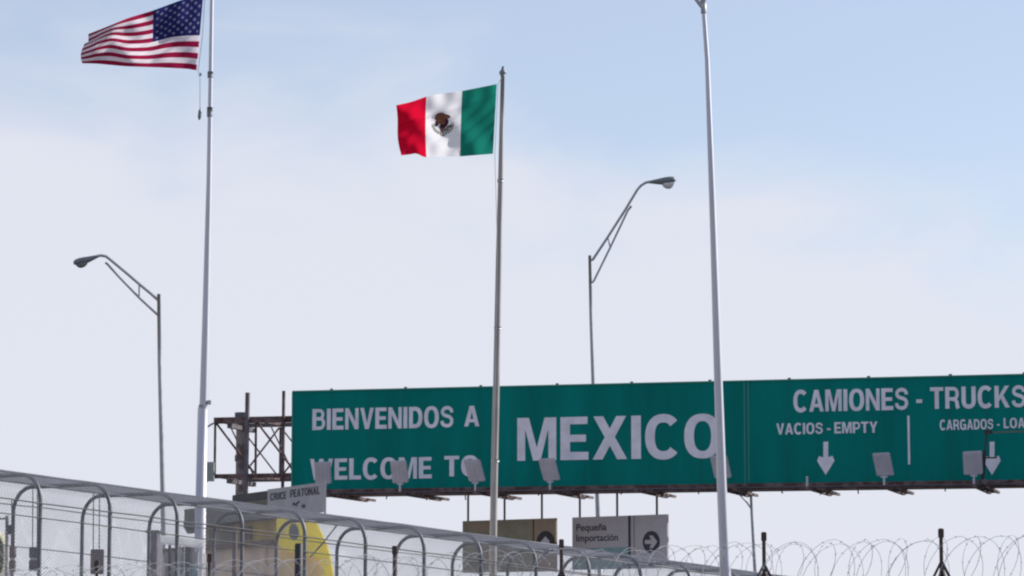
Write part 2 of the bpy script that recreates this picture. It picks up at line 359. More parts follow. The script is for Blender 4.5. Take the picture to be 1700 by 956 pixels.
# gantry: box truss behind the sign
uG0 = SP.uv(350, 700)[0]; uG1 = uR + 1.6
zc1, zc0 = SP.uv(402, 696)[1], SP.uv(402, 789)[1]
NF, NB = -.35, -2.7
def chord(z, n, wd=.15, ht=.15, m='rust', name='chord'):
    bm = BM(); bar(bm, SP.at(uG0, z, n), SP.at(uG1, z, n), wd, ht); return obj(name, bm, M[m], gantry)
chord(zc1, NF, .18, .20); chord(zc1, NB, .13, .13, 'steel_dark'); chord(zc0, NF, .14, .14); chord(zc0, NB, .14, .14, 'steel_dark')
bay = 1.42; nb = int((uG1 - uG0) / bay)
bmf, bmb, bmt, bmu = BM(), BM(), BM(), BM()
for i in range(nb + 1):
    u = uG0 + .02 + i * bay
    for b_, n in ((bmf, NF), (bmb, NB)):
        bar(b_, SP.at(u, zc0 + .07, n), SP.at(u, zc1 - .08, n), .075)
    bar(bmu, SP.at(u + .01, zc1, NF - .08), SP.at(u + .01, zc1, NB + .08), .08); bar(bmt, SP.at(u + .01, zc0, NF - .08), SP.at(u + .01, zc0, NB + .08), .08)
    if i < nb:
        if i % 2 == 0:
            a, b = (u + .05, zc1 - .1), (u + bay - .05, zc0 + .1)
        else:
            a, b = (u + .05, zc1 - .1), (u + bay - .05, zc0 + .1)
        bar(bmf, SP.at(a[0], a[1], NF), SP.at(b[0], b[1], NF), .06)
        bar(bmb, SP.at(u + .05, zc0 + .1, NB), SP.at(u + bay - .05, zc1 - .1, NB), .05)
        bar(bmb, SP.at(u + .05, zc1 - .1, NB + 1.1), SP.at(u + bay * .62, zc0 + .1, NB + 1.1), .04)
        bar(bmb, SP.at(u + .05, zc1 - .1, NB + .06), SP.at(u + bay - .05, zc0 + .1, NB + .06), .045)
        bar(bmt, SP.at(u + .06, zc0, NF - .02), SP.at(u + bay - .05, zc0, NB + .02), .06)
obj('front_lacing', bmf, M['rust'], gantry); obj('rear_lacing', bmb, M['steel_dark'], gantry); obj('cross_bracing', bmt, M['rust'], gantry); obj('cross_bracing', bmu, M['rust'], gantry)
def column(pxc, name='column'):
    bm = BM(); nn = -1.5; u = SP.u_at(pxc, 760, nn)
    tube(bm, [SP.at(u, 0, nn), SP.at(u, zc1 + .30, nn)], .19, 16)
    o = obj(name, bm, M['column'], gantry, True)
    bm = BM(); tube(bm, [SP.at(u, zc1 + .15, nn), SP.at(u, zc1 + .34, nn)], .24, 16); obj('collar', bm, M['steel_dark'], gantry)
    bm = BM(); tube(bm, [SP.at(u, zc0 + .55, nn), SP.at(u, zc0 + .75, nn)], .225, 16); obj('collar', bm, M['steel_dark'], gantry)
    bm = BM(); box(bm, SP.at(u, .1, nn), (.8, .8, .2)); obj('base_plate', bm, M['steel_dark'], gantry)
    for z_ in (zc1 - .18, zc0 - .16):
        bm = BM(); bar(bm, SP.at(u, z_, NF), SP.at(u, z_, NB), .16, .14); obj('bracket', bm, M['steel_dark'], gantry)
column(401); column(2010)
ua = SP.uv(407, 690)[0]
bm = BM(); bar(bm, SP.at(ua - .02, zc0 - .7, -.18), SP.px(408, 651, -.18), .12, .12); obj('upright', bm, M['steel_dark'], gantry)
bm = BM(); bar(bm, SP.px(466, 813, -.18), SP.px(468, 648, -.18), .085, .085); obj('upright', bm, M['rust'], gantry)
bm = BM(); box(bm, SP.px(349, 783, .02), (.27, .3, .62)); obj('junction_box', bm, M['boxteal'], gantry)
bm = BM(); bar(bm, SP.px(347, 797, 0.1), SP.px(339, 812, .4), .05); obj('strut', bm, M['galv'], gantry)
bm = BM(); bar(bm, SP.px(350, 702, -.2), SP.px(343, 715, .4), .05); obj('strut', bm, M['galv'], gantry)
# service beam under the sign
bm = BM(); SP.rect(bm, uL - .1, zS + .02, uR, zB - .003, -.30, .05); SP.rect(bm, uL - .1, zS, uR, zS + .018, -.9, .22); obj('service_beam', bm, M['rust'], gantry)
bm = BM(); bar(bm, SP.at(uL - .05, zB - .13, .10), SP.at(uR, zB - .13, .10), .04, .04); obj('conduit', bm, M['steel_dark'], gantry)
for i in range(20):
    u = uL + .7 + i * 1.27 + random.uniform(-.12, .12); hh = random.uniform(.05, .19)
    if u > uR - .2: break
    bm = BM(); tube(bm, [SP.at(u, zS + .0, random.uniform(-.3, .2)), SP.at(u, zS - hh, random.uniform(-.2, .1))], .022, 6); obj('pipe_stub', bm, M['steel_dark'], gantry)
# studs above the sign
for i, px in enumerate((548, 590, 671, 713, 796, 880, 923, 1005, 1047, 1112, 1177, 1246, 1309, 1385, 1441, 1519, 1577, 1665, 1700)):
    u, v = SP.uv(px, 640); big = i % 2 == 0
    bm = BM(); bar(bm, SP.at(u, zB, -.15), SP.at(u, zT + (.10 if big else .055), -.15), .09 if big else .06); obj('sign_post', bm, M['steel_dark'], gantry)
# arms and floodlights
fl_label = {
 537: 'pale floodlight panel on its stem covering the W of WELCOME', 664: 'pale floodlight panel standing over the M of WELCOME',
 789: 'tilted pale floodlight panel beside the O of TO', 913: 'leaning pale floodlight panel under the M of MEXICO',
 1198: 'pale floodlight panel half hidden behind the tall white light mast', 1468: 'pale floodlight panel between the first lane arrow and the divider line',
 1617: 'squarish pale floodlight panel left of the second lane arrow'}
def arm(px):
    # arm runs from lamp (in front) to behind the sign
    u0_, _ = SP.uv(px, 812)
    a = None; ns = 1.7
    # choose u so that the lamp end projects at px
    d = ray(px, 812); k = ((SP.O + SP.Nn * ns) - CAM).dot(SP.Nn) / d.dot(SP.Nn); p = CAM + d * k; u = (p - SP.O).dot(SP.U)
    za = zS - .035
    bm = BM()
    bar(bm, SP.at(u, za, ns + .05), SP.at(u, za, NB), .10, .10); bar(bm, SP.at(u + .28, za, ns - .5), SP.at(u + .28, za, NB), .08, .08)
    for k_ in range(5): bar(bm, SP.at(u + .05, za, NB + .2 + k_ * .85), SP.at(u + .25, za, NB + .2 + k_ * .85), .05)
    obj('light_arm', bm, M['rust'], gantry)
    return u, za, ns
for px in (537, 664, 789, 913, 1056, 1198, 1340, 1468, 1617, 1760, 1900):
    u, za, ns = arm(px)
    if px in (1340,):
        bm = BM(); tube(bm, [SP.at(u, za + .05, ns), SP.at(u, za + .35, ns)], .035, 8); obj('bare_stem', bm, M['flood'], gantry)
    if px not in fl_label: continue
    root = empty('floodlight', SP.at(u, za + .05, ns), fl_label[px], 'floodlight', 'sign floodlights along the green sign')
    bm = BM(); tube(bm, [SP.at(u, za + .052, ns), SP.at(u, za + .34, ns)], .035, 8); box(bm, SP.at(u, za + .30, ns), (.2, .06, .05)); obj('stem', bm, M['flood'], root)
    w2, h2 = .26, .35
    sk = {537: 0.02, 664: -.02, 789: -.10, 913: -.10, 1198: -.08, 1468: -.08, 1617: .0}[px] * 1.2
    if px == 1617: w2 = .285
    tilt = .30; c = SP.at(u - .02, za + .33 + h2, ns + .0)
    ux = (SP.U + Vector((0, 0, .03))).normalized(); up_ = (Vector((0, 0, 1)) + SP.U * sk * 1.6 + SP.Nn * tilt).normalized(); nn = ux.cross(up_).normalized()
    Mx = Matrix((ux, nn, up_)).transposed()
    bm = BM(); box(bm, c, (2 * w2, .12, 2 * h2), Mx); bmesh.ops.bevel(bm, geom=list(bm.edges), offset=.025, segments=2, affect='EDGES'); hs = obj('housing', bm, M['flood'], root)
    bm = BM()
    for q in (-.5, 0, .5): box(bm, c + ux * q * w2 * 1.1 - nn * .0 + Mx @ Vector((0, .066, 0)), (.03, .02, h2 * 1.5), Mx)
    obj('cooling_rib', bm, M['flood'], hs)
    bm = BM(); box(bm, c + Mx @ Vector((0, -.064, 0)), (1.8 * w2, .012, 1.8 * h2), Mx); obj('lens', bm, M['lens'], hs)
# thin camera mast standing before the sign at the right edge
cm = empty('camera_mast', SP.px(1639, 815, 1.2), 'thin dark mast with a crossbar and yellow green arm before the second lane arrow', 'mast')
bm = BM(); bar(bm, SP.px(1637, 817, 1.2), SP.px(1642, 752, 1.2), .10); bar(bm, SP.px(1642, 752, 1.2), SP.px(1645, 722, 1.2), .045); obj('mast_pole', bm, M['black'], cm)
bm = BM(); bar(bm, SP.px(1626, 764, 1.2), SP.px(1662, 763.5, 1.2), .045); obj('crossbar', bm, M['rust'], cm)
bm = BM(); box(bm, SP.px(1647, 721.5, 1.2), (.24, .14, .11)); obj('camera_head', bm, M['black'], cm)
bm = BM(); bar(bm, SP.px(1655, 722, 1.2), SP.px(1725, 720, 1.2), .045); obj('side_arm', bm, M['olive'], cm)
bm = BM(); box(bm, SP.px(1629, 804, 1.2), (.14, .1, .14)); box(bm, SP.px(1641, 803, 1.3), (.14, .1, .14)); obj('fixture', bm, M['boxgrey'], cm)

# ------------------------------------------------------------------ hanging direction signs
def board(pxl, Dl, pxr, Dr, tl, bl, right):
    pl = Plane(pxl, Dl, pxr, Dr, 900); return pl
def circle_pts(pl, cx, cy, ru, rv, n, k=32):
    u, v = pl.uv(cx, cy); return [pl.at(u + ru * math.cos(2 * math.pi * i / k), v + rv * math.sin(2 * math.pi * i / k), n) for i in range(k)]
zH = zS + .1
def hangers(pl, pxs, root, v1):
    for px in pxs:
        u = pl.uv(px, 862)[0]; bm = BM(); bar(bm, pl.at(u, v1 - .5, -.05), pl.at(u + .0, zH + .05, -.05), .07); obj('hanger', bm, M['steel_dark'], root)
# olive/tan board
p1 = Plane(768, 95.2, 923, 92.7, 900)
u0, v1 = p1.uv(768, 865); _, v0 = p1.uv(768, 951); u1 = p1.uv(923, 900)[0]; us = p1.uv(885.5, 900)[0]
h1 = empty('hanging_sign', p1.at((u0 + u1) / 2, v0), 'tan and olive direction board with a black arrow disc hanging under the green sign', 'direction sign')
bm = BM(); p1.rect(bm, u0, v0, us - .04, v1, -.07, 0); obj('text_panel', bm, M['oliveboard'], h1)
bm = BM(); p1.rect(bm, us + .04, v0, u1, v1, -.07, 0); obj('arrow_panel', bm, M['tanboard'], h1)
bm = BM(); p1.rect(bm, us - .038, v0, us + .038, v1, -.06, -.004); obj('dark_strip', bm, M['brown'], h1)
bm = BM(); ub = p1.uv(779, 900)[0]; uc = p1.uv(812, 900)[0]; p1.rect(bm, ub, p1.uv(779, 883)[1], uc, v1 - .08, .003, .008); obj('brown_patch', bm, M['tanboard'], h1)
bm = BM(); prism(bm, circle_pts(p1, 906, 901, .38, .38, .012), -p1.Nn * .008); obj('disc', bm, M['black'], h1)
def arrow_in(pl, cx, cy, s, n, m, root, up=False):
    u, v = pl.uv(cx, cy)
    pts = [(-.62, -.16), (.02, -.16), (-.18, -.5), (.18, -.5), (.62, 0), (.18, .5), (-.18, .5), (.02, .16), (-.62, .16)]
    if up: pts = [(-b, a) for a, b in pts]
    bm = BM(); prism(bm, [pl.at(u + a * s, v + b * s, n) for a, b in pts], -pl.Nn * .006); obj('arrow', bm, m, root)
arrow_in(p1, 906, 901, .33, .020, M['board'], h1, True)
hangers(p1, (775.5, 836, 898), h1, v1)
# grey/teal board
p2 = Plane(950, 94.2, 1108, 91.6, 900)
u0, v1 = p2.uv(950, 859); _, v0 = p2.uv(950, 946); u1 = p2.uv(1108, 900)[0]; us = p2.uv(1045, 900)[0]; vt = p2.uv(1045, 908)[1]
h2_ = empty('hanging_sign', p2.at((u0 + u1) / 2, v0), 'grey and teal direction board reading Pequeña Importación with a round right arrow', 'direction sign')
bm = BM(); p2.rect(bm, u0, vt + .003, us - .05, v1, -.07, 0); obj('text_panel', bm, M['board'], h2_)
bm = BM(); p2.rect(bm, u0, v0, us - .05, vt, -.07, 0); obj('teal_band', bm, M['tealboard'], h2_)
bm = BM(); p2.rect(bm, us + .055, v0, u1, v1, -.07, 0); obj('arrow_panel', bm, M['board'], h2_)
bm = BM(); p2.rect(bm, us - .048, v0, us + .052, v1, -.06, .004); obj('dark_strip', bm, M['ink'], h2_)
bm = BM(); p2.rect(bm, us + .17, v0 + .2, us + .21, v1, .002, .005); obj('thin_stripe', bm, M['tanboard'], h2_)
text(p2, 'Pequeña', (957, 870), (957, 885.5), (1007, 878), M['ink'], h2_, .002, .012, .006)
text(p2, 'Importación', (957, 887.5), (957, 903), (1026, 893), M['ink'], h2_, .002, .012, .006)
bm = BM(); prism(bm, circle_pts(p2, 1081.4, 899.5, .345, .345, .012), -p2.Nn * .008); obj('disc', bm, M['ink'], h2_)
arrow_in(p2, 1081.4, 899.5, .40, .020, M['board'], h2_)
hangers(p2, (961, 1023, 1089), h2_, v1)

# ------------------------------------------------------------------ street lamps
def loft(bm, secs, n=14):
    """secs: list of (centre, side, up, rs, ru_top, ru_bot)"""
    rings = []
    for c, s, u, rs, rt, rb in secs:
        ring = []
        for k in range(n):
            a = 2 * math.pi * k / n; y = math.sin(a); ring.append(bm.verts.new(c + s * rs * math.cos(a) + u * (rt if y > 0 else rb) * y))
        rings.append(ring)
    for i in range(len(rings) - 1):
        for k in range(n): bm.faces.new((rings[i][k], rings[i][(k + 1) % n], rings[i + 1][(k + 1) % n], rings[i + 1][k]))
    bm.faces.new(rings[0]); bm.faces.new(rings[-1][::-1])
def lamp(label, D, pole, upper, lower, tie, head, rpole, sc=1.0, hm='lamp_grey', droop=.1):
    """pixel polylines, all at distance D (the arm swings in the image plane)"""
    pts = [P(x, y, D) for x, y in pole]
    a, b = pts[-1], pts[0]; d = (a - b); base = a + d * ((0 - a.z) / d.z) if d.z else a
    root = empty('street_lamp', base, label, 'street lamp')
    bm = BM(); H = pts[0].z; nseg = [base] + [p for p in pts[::-1]]
    tube(bm, nseg, [rpole * (1.0 + .9 * (1 - p.z / H)) for p in nseg], 10); obj('pole', bm, M['galv'], root, True)
    bm = BM(); box(bm, base + Vector((0, 0, .06)), (.5, .5, .12)); obj('base_plate', bm, M['galv'], root)
    r = .034 * sc
    bm = BM(); tube(bm, [P(x, y, D) for x, y in upper], r * 1.15, 8); obj('arm', bm, M['galv'], root, True)
    if lower: bm = BM(); tube(bm, [P(x, y, D) for x, y in lower], r * .95, 8); obj('arm_brace', bm, M['galv'], root, True)
    if tie: bm = BM(); tube(bm, [P(x, y, D) for x, y in tie], r * .7, 6); obj('tie', bm, M['galv'], root)
    # cobra head along head[0] -> head[1]
    h0, h1_ = P(*head[0], D), P(*head[1], D); ax = (h1_ - h0); Lh = ax.length; ax.normalize(); s = Vector((0, 1, 0)); u = ax.cross(s); 
    if u.z < 0: u = -u
    bm = BM(); secs = []
    for f_, rs, rt, rb in ((-.05, .03, .03, .03), (.12, .05, .045, .05), (.35, .10, .065, .08), (.55, .15, .085, .10), (.75, .17, .095, .10), (.9, .15, .085, .07), (.98, .09, .05, .04), (1.0, .03, .02, .02)):
        secs.append((h0 + ax * Lh * f_, s, u, rs * Lh * 1.15, rt * Lh * 1.45, rb * Lh * 1.6))
    loft(bm, secs); hd = obj('lamp_head', bm, M[hm], root, True)
    bm = BM(); secs = []
    for f_, k in ((.46, .2), (.52, .7), (.62, 1), (.76, 1.05), (.86, .75), (.92, .2)):
        secs.append((h0 + ax * Lh * f_ - u * Lh * .10, s, u, .135 * Lh * k ** .5, .02 * Lh, (.10 + droop * 1.2) * Lh * k))
    loft(bm, secs); obj('lens', bm, M['lens' if hm == 'lamp_grey' and droop > .08 else 'lamp_grey'], hd, True)
    return root
lamp('grey cobra head street lamp on the left with its arm reaching left', 78, [(263.5, 488), (265, 600), (269, 760), (272, 890)],
     [(263, 499), (250, 487), (232, 472), (205, 449), (182, 430), (176, 425.5), (168, 424), (160, 425)], [(263, 524), (232, 495), (200, 462), (178, 438), (175, 436)],
     [(231, 471), (231, 494)], [(163, 425), (122, 437)], .048, 1.0, 'lamp_grey', .05)
lamp('grey cobra head street lamp rising behind the green sign with its arm reaching right', 108, [(979, 424), (981, 520), (985, 640), (993, 860)],
     [(980, 432), (984, 431), (1010, 392), (1040, 345), (1058, 315), (1064, 308), (1072, 303), (1082, 301)], [(981, 473), (986, 466), (1013, 411), (1042, 350), (1048, 342)],
     [(1009, 393), (1013, 411)], [(1078, 302), (1122, 298)], .058, 1.25)
lamp('distant street lamp pole with a slanting brace showing below the green sign', 112, [(1246, 806), (1248, 850), (1254, 956)],
     [(1247, 815), (1225, 798), (1190, 780), (1168, 770), (1158, 768)], [(1248, 846), (1240, 834), (1225, 818), (1205, 800)],
     None, [(1160, 768), (1118, 770)], .050, 1.0)
# tall white mast right of centre, its lamp above the frame
lamp('tall white tapering light mast standing in front of the green sign', 60, [(1158, -230), (1167, 0), (1174, 100), (1185, 400), (1197, 800), (1204, 956)],
     [(1168.5, 14), (1164, 10), (1155, -2), (1120, -60), (1080, -115), (1066, -124), (1050, -126)], None, None, [(1055, -126), (990, -118)], .040, 1.0)
tall = [o for o in bpy.data.objects if o.name.startswith('street_lamp') and 'tall white' in o.get('label', '')][0]
for ch in tall.children:
    if ch.name.startswith('pole'):
        ch.data.materials.clear(); ch.data.materials.append(M['pole_white'])
        # stronger taper for this mast
        pass
def retaper(o, pts, rads, n=20):
    bm = BM(); tube(bm, pts, rads, n); bm.to_mesh(o.data); bm.free()
    for p in o.data.polygons: p.use_smooth = True
pp = [P(x, y, 60) for x, y in [(1160, -230), (1167, 0), (1174, 100), (1185, 400), (1198, 800), (1204.5, 956)]]
base = pp[-1] + (pp[-1] - pp[-2]) * (pp[-1].z / (pp[-2].z - pp[-1].z))
pp = [base] + pp[::-1]; rr = [.135, .112, .102, .072, .050, .045, .036]
for ch in tall.children:
    if ch.name.startswith('pole'): retaper(ch, pp, rr)
bm = BM(); tube(bm, [P(1168.5, 22, 60), P(1167, -8, 60)], .062, 14); obj('arm_collar', bm, M['galv'], tall, True)

# ------------------------------------------------------------------ flagpoles
def flagpole(label, D, pts, rads, m):
    q = [P(x, y, D) for x, y in pts]; a, b = q[-1], q[-2]
    base = a + (a - b) * (a.z / (b.z - a.z)); root = empty('flagpole', base, label, 'flagpole')
    bm = BM(); tube(bm, [base] + q[::-1], [rads[-1] * 1.15] + rads[::-1], 20); obj('shaft', bm, M[m], root, True)
    bm = BM(); tube(bm, [base, base + Vector((0, 0, .25))], rads[-1] * 1.9, 20); obj('base_collar', bm, M['galv'], root, True)
    return root
fp1 = flagpole('white stepped flagpole flying the stars and stripes', 60, [(357, -260), (352, -20), (350, 100), (347, 300), (341, 560), (338, 673)], [.030, .038, .044, .055, .079, .088], 'pole_white')
bm = BM(); tube(bm, [P(335.5, 676, 60), P(335.3, 674.0, 60)][::-1] if False else [P(331, 956, 60), P(336.5, 680, 60), P(337, 672, 60)], [.120, .105, .085], 20); obj('sleeve', bm, M['pole_white'], fp1, True)
for y, hh in ((124, 5), (186, 8)):
    x = 349.5 - (y - 100) * .015
    bm = BM(); tube(bm, [P(x, y + hh, 60), P(x, y - hh, 60)], .060, 12); obj('joint_band', bm, M['lamp_grey'], fp1, True)
bm = BM(); box(bm, P(347.5, 668, 59.95), (.07, .05, .09)); obj('cleat', bm, M['galv'], fp1)
bm = BM(); tube(bm, [P(356.5, -262, 60), P(356.6, -272, 60)], [.10, .10], 16); obj('finial', bm, M['galv'], fp1)
# halyard with counterweight of the US flag
bm = BM(); tube(bm, [P(352, -180, 59.9), P(341, -18, 59.85), P(336, 60, 59.85), P(329, 118, 59.85), P(332, 130, 59.85), P(332, 182, 59.85)], .008, 6); obj('halyard', bm, M['galv'], fp1)
bm = BM(); tube(bm, [P(332.6, 180, 59.85), P(332.2, 185, 59.85), P(331.2, 194, 59.85), P(330.8, 199, 59.85)], [.015, .038, .038, .015], 10); obj('counterweight', bm, M['lamp_grey'], fp1)
bm = BM(); box(bm, P(333, 123.5, 59.85), (.035, .035, .06)); obj('snap_hook', bm, M['lamp_grey'], fp1)
fp2 = flagpole('weathered grey flagpole flying the green white and red flag', 68, [(834.5, 122), (833, 200), (828, 430), (824, 640), (820.5, 800), (818, 956)], [.046, .054, .070, .079, .084, .088], 'pole_grey')
bm = BM(); tube(bm, [P(834.5, 126, 68), P(834.6, 122, 68), P(834.7, 119, 68), P(834.8, 116, 68), P(834.9, 110, 68)], [.05, .085, .085, .045, .022], 14); obj('finial', bm, M['lamp_grey'], fp2, True)
bm = BM(); tube(bm, [P(833.5, 128, 67.9), P(827, 139, 67.85), P(821.5, 255, 67.85), P(826, 420, 67.85), P(819, 800, 67.85)], .007, 6); obj('halyard', bm, M['galv'], fp2)

for y in (300, 545, 765):
    x = 834 - (y - 122) * .0185; bm = BM(); r_ = .056 + .035 * (y - 122) / 834
    tube(bm, [P(x, y + 2.2, 68), P(x, y - 2.2, 68)], r_ + .012, 14); obj('joint_band', bm, M['galv'], fp2, True)
# ------------------------------------------------------------------ flags
def interp(tab, u):
    for i in range(len(tab) - 1):
        if u <= tab[i + 1][0]:
            a, b = tab[i], tab[i + 1]; t_ = (u - a[0]) / (b[0] - a[0]); t_ = max(0, min(1, t_))
            return tuple(a[k] + (b[k] - a[k]) * t_ for k in range(1, len(a)))
    return tab[-1][1:]
def smooth_tab(tab, u, w_=.035):
    acc = None; ws = 0
    for k in range(-3, 4):
        uu = min(1, max(0, u + k * w_ / 3)); v = interp(tab, uu)
        if acc is None: acc = [0] * len(v)
        for j in range(len(v)): acc[j] += v[j]
        ws += 1
    return [a / ws for a in acc]
def flag(name, nu, nv, top, bot, D, wave, warp, paint, label):
    verts = []; cols = []
    for j in range(nv + 1):
        v = j / nv
        for i in range(nu + 1):
            u = i / nu; tx, ty = smooth_tab(top, u); bx, by = smooth_tab(bot, u)
            dx, dy = warp(u, v)
            verts.append(P(tx + (bx - tx) * v + dx, ty + (by - ty) * v + dy, D + wave(u, v)))
    me = bpy.data.meshes.new(name); fs = []
    for j in range(nv):
        for i in range(nu):
            a = j * (nu + 1) + i; fs.append((a, a + 1, a + nu + 2, a + nu + 1))
    me.from_pydata([tuple(v) for v in verts], [], fs)
    ca = me.color_attributes.new('Col', 'FLOAT_COLOR', 'CORNER')
    for j in range(nv):
        for i in range(nu):
            c = paint((i + .5) / nu, (j + .5) / nv); k = (j * nu + i) * 4
            for q in range(4): ca.data[k + q].color = (*c, 1)
    for p in me.polygons: p.use_smooth = True
    o = link(name, me, None, M['flag']); o['label'] = label; o['category'] = 'flag'
    return o
RED, WHT, BLU = (.30, .012, .055), (.76, .70, .77), (.020, .022, .115)
def in_star(x, y, r):
    a = math.atan2(x, -y) % (2 * math.pi / 5); a = abs(a - math.pi / 5) ; d = math.hypot(x, y)
    # a = 0 midway between points, pi/5 at a point
    p1_, p2_ = (r * math.cos(math.pi / 5), r * math.sin(math.pi / 5)), (.42 * r, 0)
    q = (d * math.cos(a), d * math.sin(a))
    ex, ey = p1_[0] - p2_[0], p1_[1] - p2_[1]
    return (ex * (q[1] - p2_[1]) - ey * (q[0] - p2_[0])) >= 0
def paint_us(u, v):
    if u < .4 and v < 7 / 13:
        X, Y = u * 1.62, v
        for row in range(9):
            yy = (row + 1) * .0538
            if abs(Y - yy) > .032: continue
            nn_ = 6 if row % 2 == 0 else 5
            for k in range(nn_):
                xx = (.054 + .108 * k + (0 if row % 2 == 0 else .054)) ; 
                if abs(X - xx) < .03 and in_star(X - xx, Y - yy, .030): return (.19, .20, .32)
        return BLU
    return RED if int(v * 13) % 2 == 0 else WHT
top = [(0, 340, -14), (.2, 298, 1), (.41, 252, 18), (.6, 212, 30), (.8, 178, 44), (1, 145, 57)]
bot = [(0, 328, 117), (.1, 311, 114), (.3, 270, 112), (.6, 208, 110), (.85, 160, 105.5), (1, 135, 105)]
def warp_us(u, v):
    m = 4 * v * (1 - v)
    return (m * 4 * math.sin(u * 5) * u - 2.5 * max(0, u - .85) / .15 * (v > .3) * math.sin(math.pi * min(1, (v - .3) / .7)) if v > .3 else m * 3 * u,
            m * (-9 * math.exp(-((u - .74) / .13) ** 2) + 3.2 * math.exp(-((u - .40) / .12) ** 2) + 4 * max(0, (u - .86) / .14)) + 2.0 * math.sin(9 * u + 2) * m)
def wave_us(u, v): return .20 * u ** .6 * math.sin(2 * math.pi * (1.5 * u + .35 * v) + .6) + .10 * math.sin(2 * math.pi * (3.1 * u - .6 * v)) * u + .16 * u * math.sin(6.3 * v * 1.3 + 2.5 * u) + .035 * math.sin(23 * u + 9 * v) * (.3 + u) + .022 * math.sin(37 * u - 15 * v + 4 * math.sin(5 * v))
flag('united_states_flag', 330, 195, top, bot, 60, wave_us, warp_us, paint_us, 'american stars and stripes flag streaming left from the tall left flagpole')

GRN, RD2, WH2 = (.012, .21, .155), (.66, .006, .035), (.84, .83, .87)
def ell(x, y, cx, cy, rx, ry, a=0):
    dx, dy = x - cx, y - cy; c, s = math.cos(a), math.sin(a); X, Y = dx * c + dy * s, -dx * s + dy * c
    return (X / rx) ** 2 + (Y / ry) ** 2 < 1
def paint_mx(u, v):
    if u < .345: return GRN
    if u > .70: return RD2
    # emblem in photo-pixel-like offsets, x to the right on the image (u grows leftward), y down
    x = -(u - .5235) * 168; y = (v - .475) * 112; d = math.hypot(x / .98, y) * .94; a = math.atan2(y, x); x, y = x / 1.25, (y + 1) / 1.25
    # eagle: wing, body, head, tail
    if ell(x, y, -2, -7, 9.5, 8, .5) and not ell(x, y, 9, -3, 6, 6):
        return (.13, .045, .035) if (int((x * 1.2 - y) * 1.1) % 3) else (.24, .13, .08)
    if ell(x, y, 2, 0, 5, 7.5, .5): return (.07, .02, .035)
    if ell(x, y, 5.5, -9.5, 4.5, 2.8, .35): return (.14, .07, .05)
    if ell(x, y, -7.5, -1, 3, 6, .35): return (.06, .03, .06)
    if ell(x, y, 9, 4.5, 4.2, 2.2, -.4): return (.16, .14, .12)
    if ell(x, y, -2, 8, 2.4, 6, -.3): return (.16, .09, .10)
    if ell(x, y, 3, 9, 5.5, 2.6, -.1): return (.20, .18, .15)
    if 13.6 < d < 18.5 and -.15 < a < math.pi + .15:
        return (.13, .20, .15) if int(a * 7.5) % 2 else (.50, .50, .50)
    if ell(x, y, 0, 16.5, 3.5, 2.2): return (.35, .25, .25)
    return WH2
top = [(0, 826.5, 139), (.345, 767, 151), (.60, 724, 156.5), (.70, 708, 160), (.85, 683, 169), (1, 656, 175)]
bot = [(0, 820, 255), (.345, 764, 259.5), (.66, 714, 259.5), (.72, 705, 262), (.80, 692, 254), (.88, 682, 256), (1, 665, 258)]
def warp_mx(u, v):
    m = 4 * v * (1 - v); return (m * (-2.2 * u + (2.5 if u < .05 else 0) * 0) + 3.0 * math.sin(v * 6.3) * max(0, u - .8) * 5 * .5, m * (2.0 * math.sin(5 * u)))
def wave_mx(u, v): return .11 * u ** .7 * math.sin(2 * math.pi * (1.35 * u + .12 * v) + .4) + .035 * math.sin(2 * math.pi * (2.3 * u + .8 * v)) + .06 * u * math.sin(5.5 * v + 1.2) + .030 * math.sin(19 * u + 11 * v + 1) * (.3 + u) + .018 * math.sin(33 * u - 17 * v + 3 * math.sin(6 * v)) + .03 * math.exp(-((v - .12 - .3 * u) / .05) ** 2)
flag('mexican_flag', 300, 200, top, bot, 68, wave_mx, warp_mx, paint_mx, 'mexican green white and red flag with eagle emblem flying from the centre pole')

# ------------------------------------------------------------------ caged walkway
NI = 11; D0, bD = 50.0, .92
A = P(68, 787, D0); B = P(1147, 934, D0 + bD * NI)
def near(i): t_ = i / NI; return Vector((A.x + (B.x - A.x) * t_, D0 + bD * i, 0))
def ztop(i): return A.z + (B.z - A.z) * i / NI
def far(i):
    t_ = i / NI; n = near(i); return Vector((n.x - (1.98 - .42 * t_), n.y + 1.45, 0))
HB = 2.55; RB = .46
def section(i, step=.12):
    """polyline up the near leg, over the top and down the far leg"""
    n, f = near(i), far(i); zt = ztop(i); W = (f - n).length; d = (f - n) / W; pts = []
    zb = zt - HB
    k = int((HB - RB) / step); pts += [n + Vector((0, 0, zb + (HB - RB) * j / k)) for j in range(k)]
    for j in range(9):
        a = math.pi / 2 * j / 8; pts.append(n + d * (RB - RB * math.cos(a)) + Vector((0, 0, zt - RB + RB * math.sin(a))))
    for j in range(1, 8): pts.append(n + d * (RB + (W - 2 * RB) * j / 8) + Vector((0, 0, zt)))
    for j in range(9):
        a = math.pi / 2 * (1 - j / 8); pts.append(n + d * (W - RB + RB * math.cos(a)) + Vector((0, 0, zt - RB + RB * math.sin(a))))
    pts += [f + Vector((0, 0, zt - RB - (HB - RB) * j / k)) for j in range(1, k + 1)]
    return pts
def sect_len(pts):
    s = [0]
    for a, b in zip(pts, pts[1:]): s.append(s[-1] + (b - a).length)
    return s
cage = empty('caged_walkway', near(5) + Vector((0, 0, ztop(5) - HB)), 'chain link covered footbridge walkway with rounded pipe hoops sloping down to the right', 'walkway')
I0, I1 = -2, 15
for i in range(I0, I1):
    bm = BM(); tube(bm, section(i), .036, 8); obj('hoop', bm, M['hoop'], cage, True)
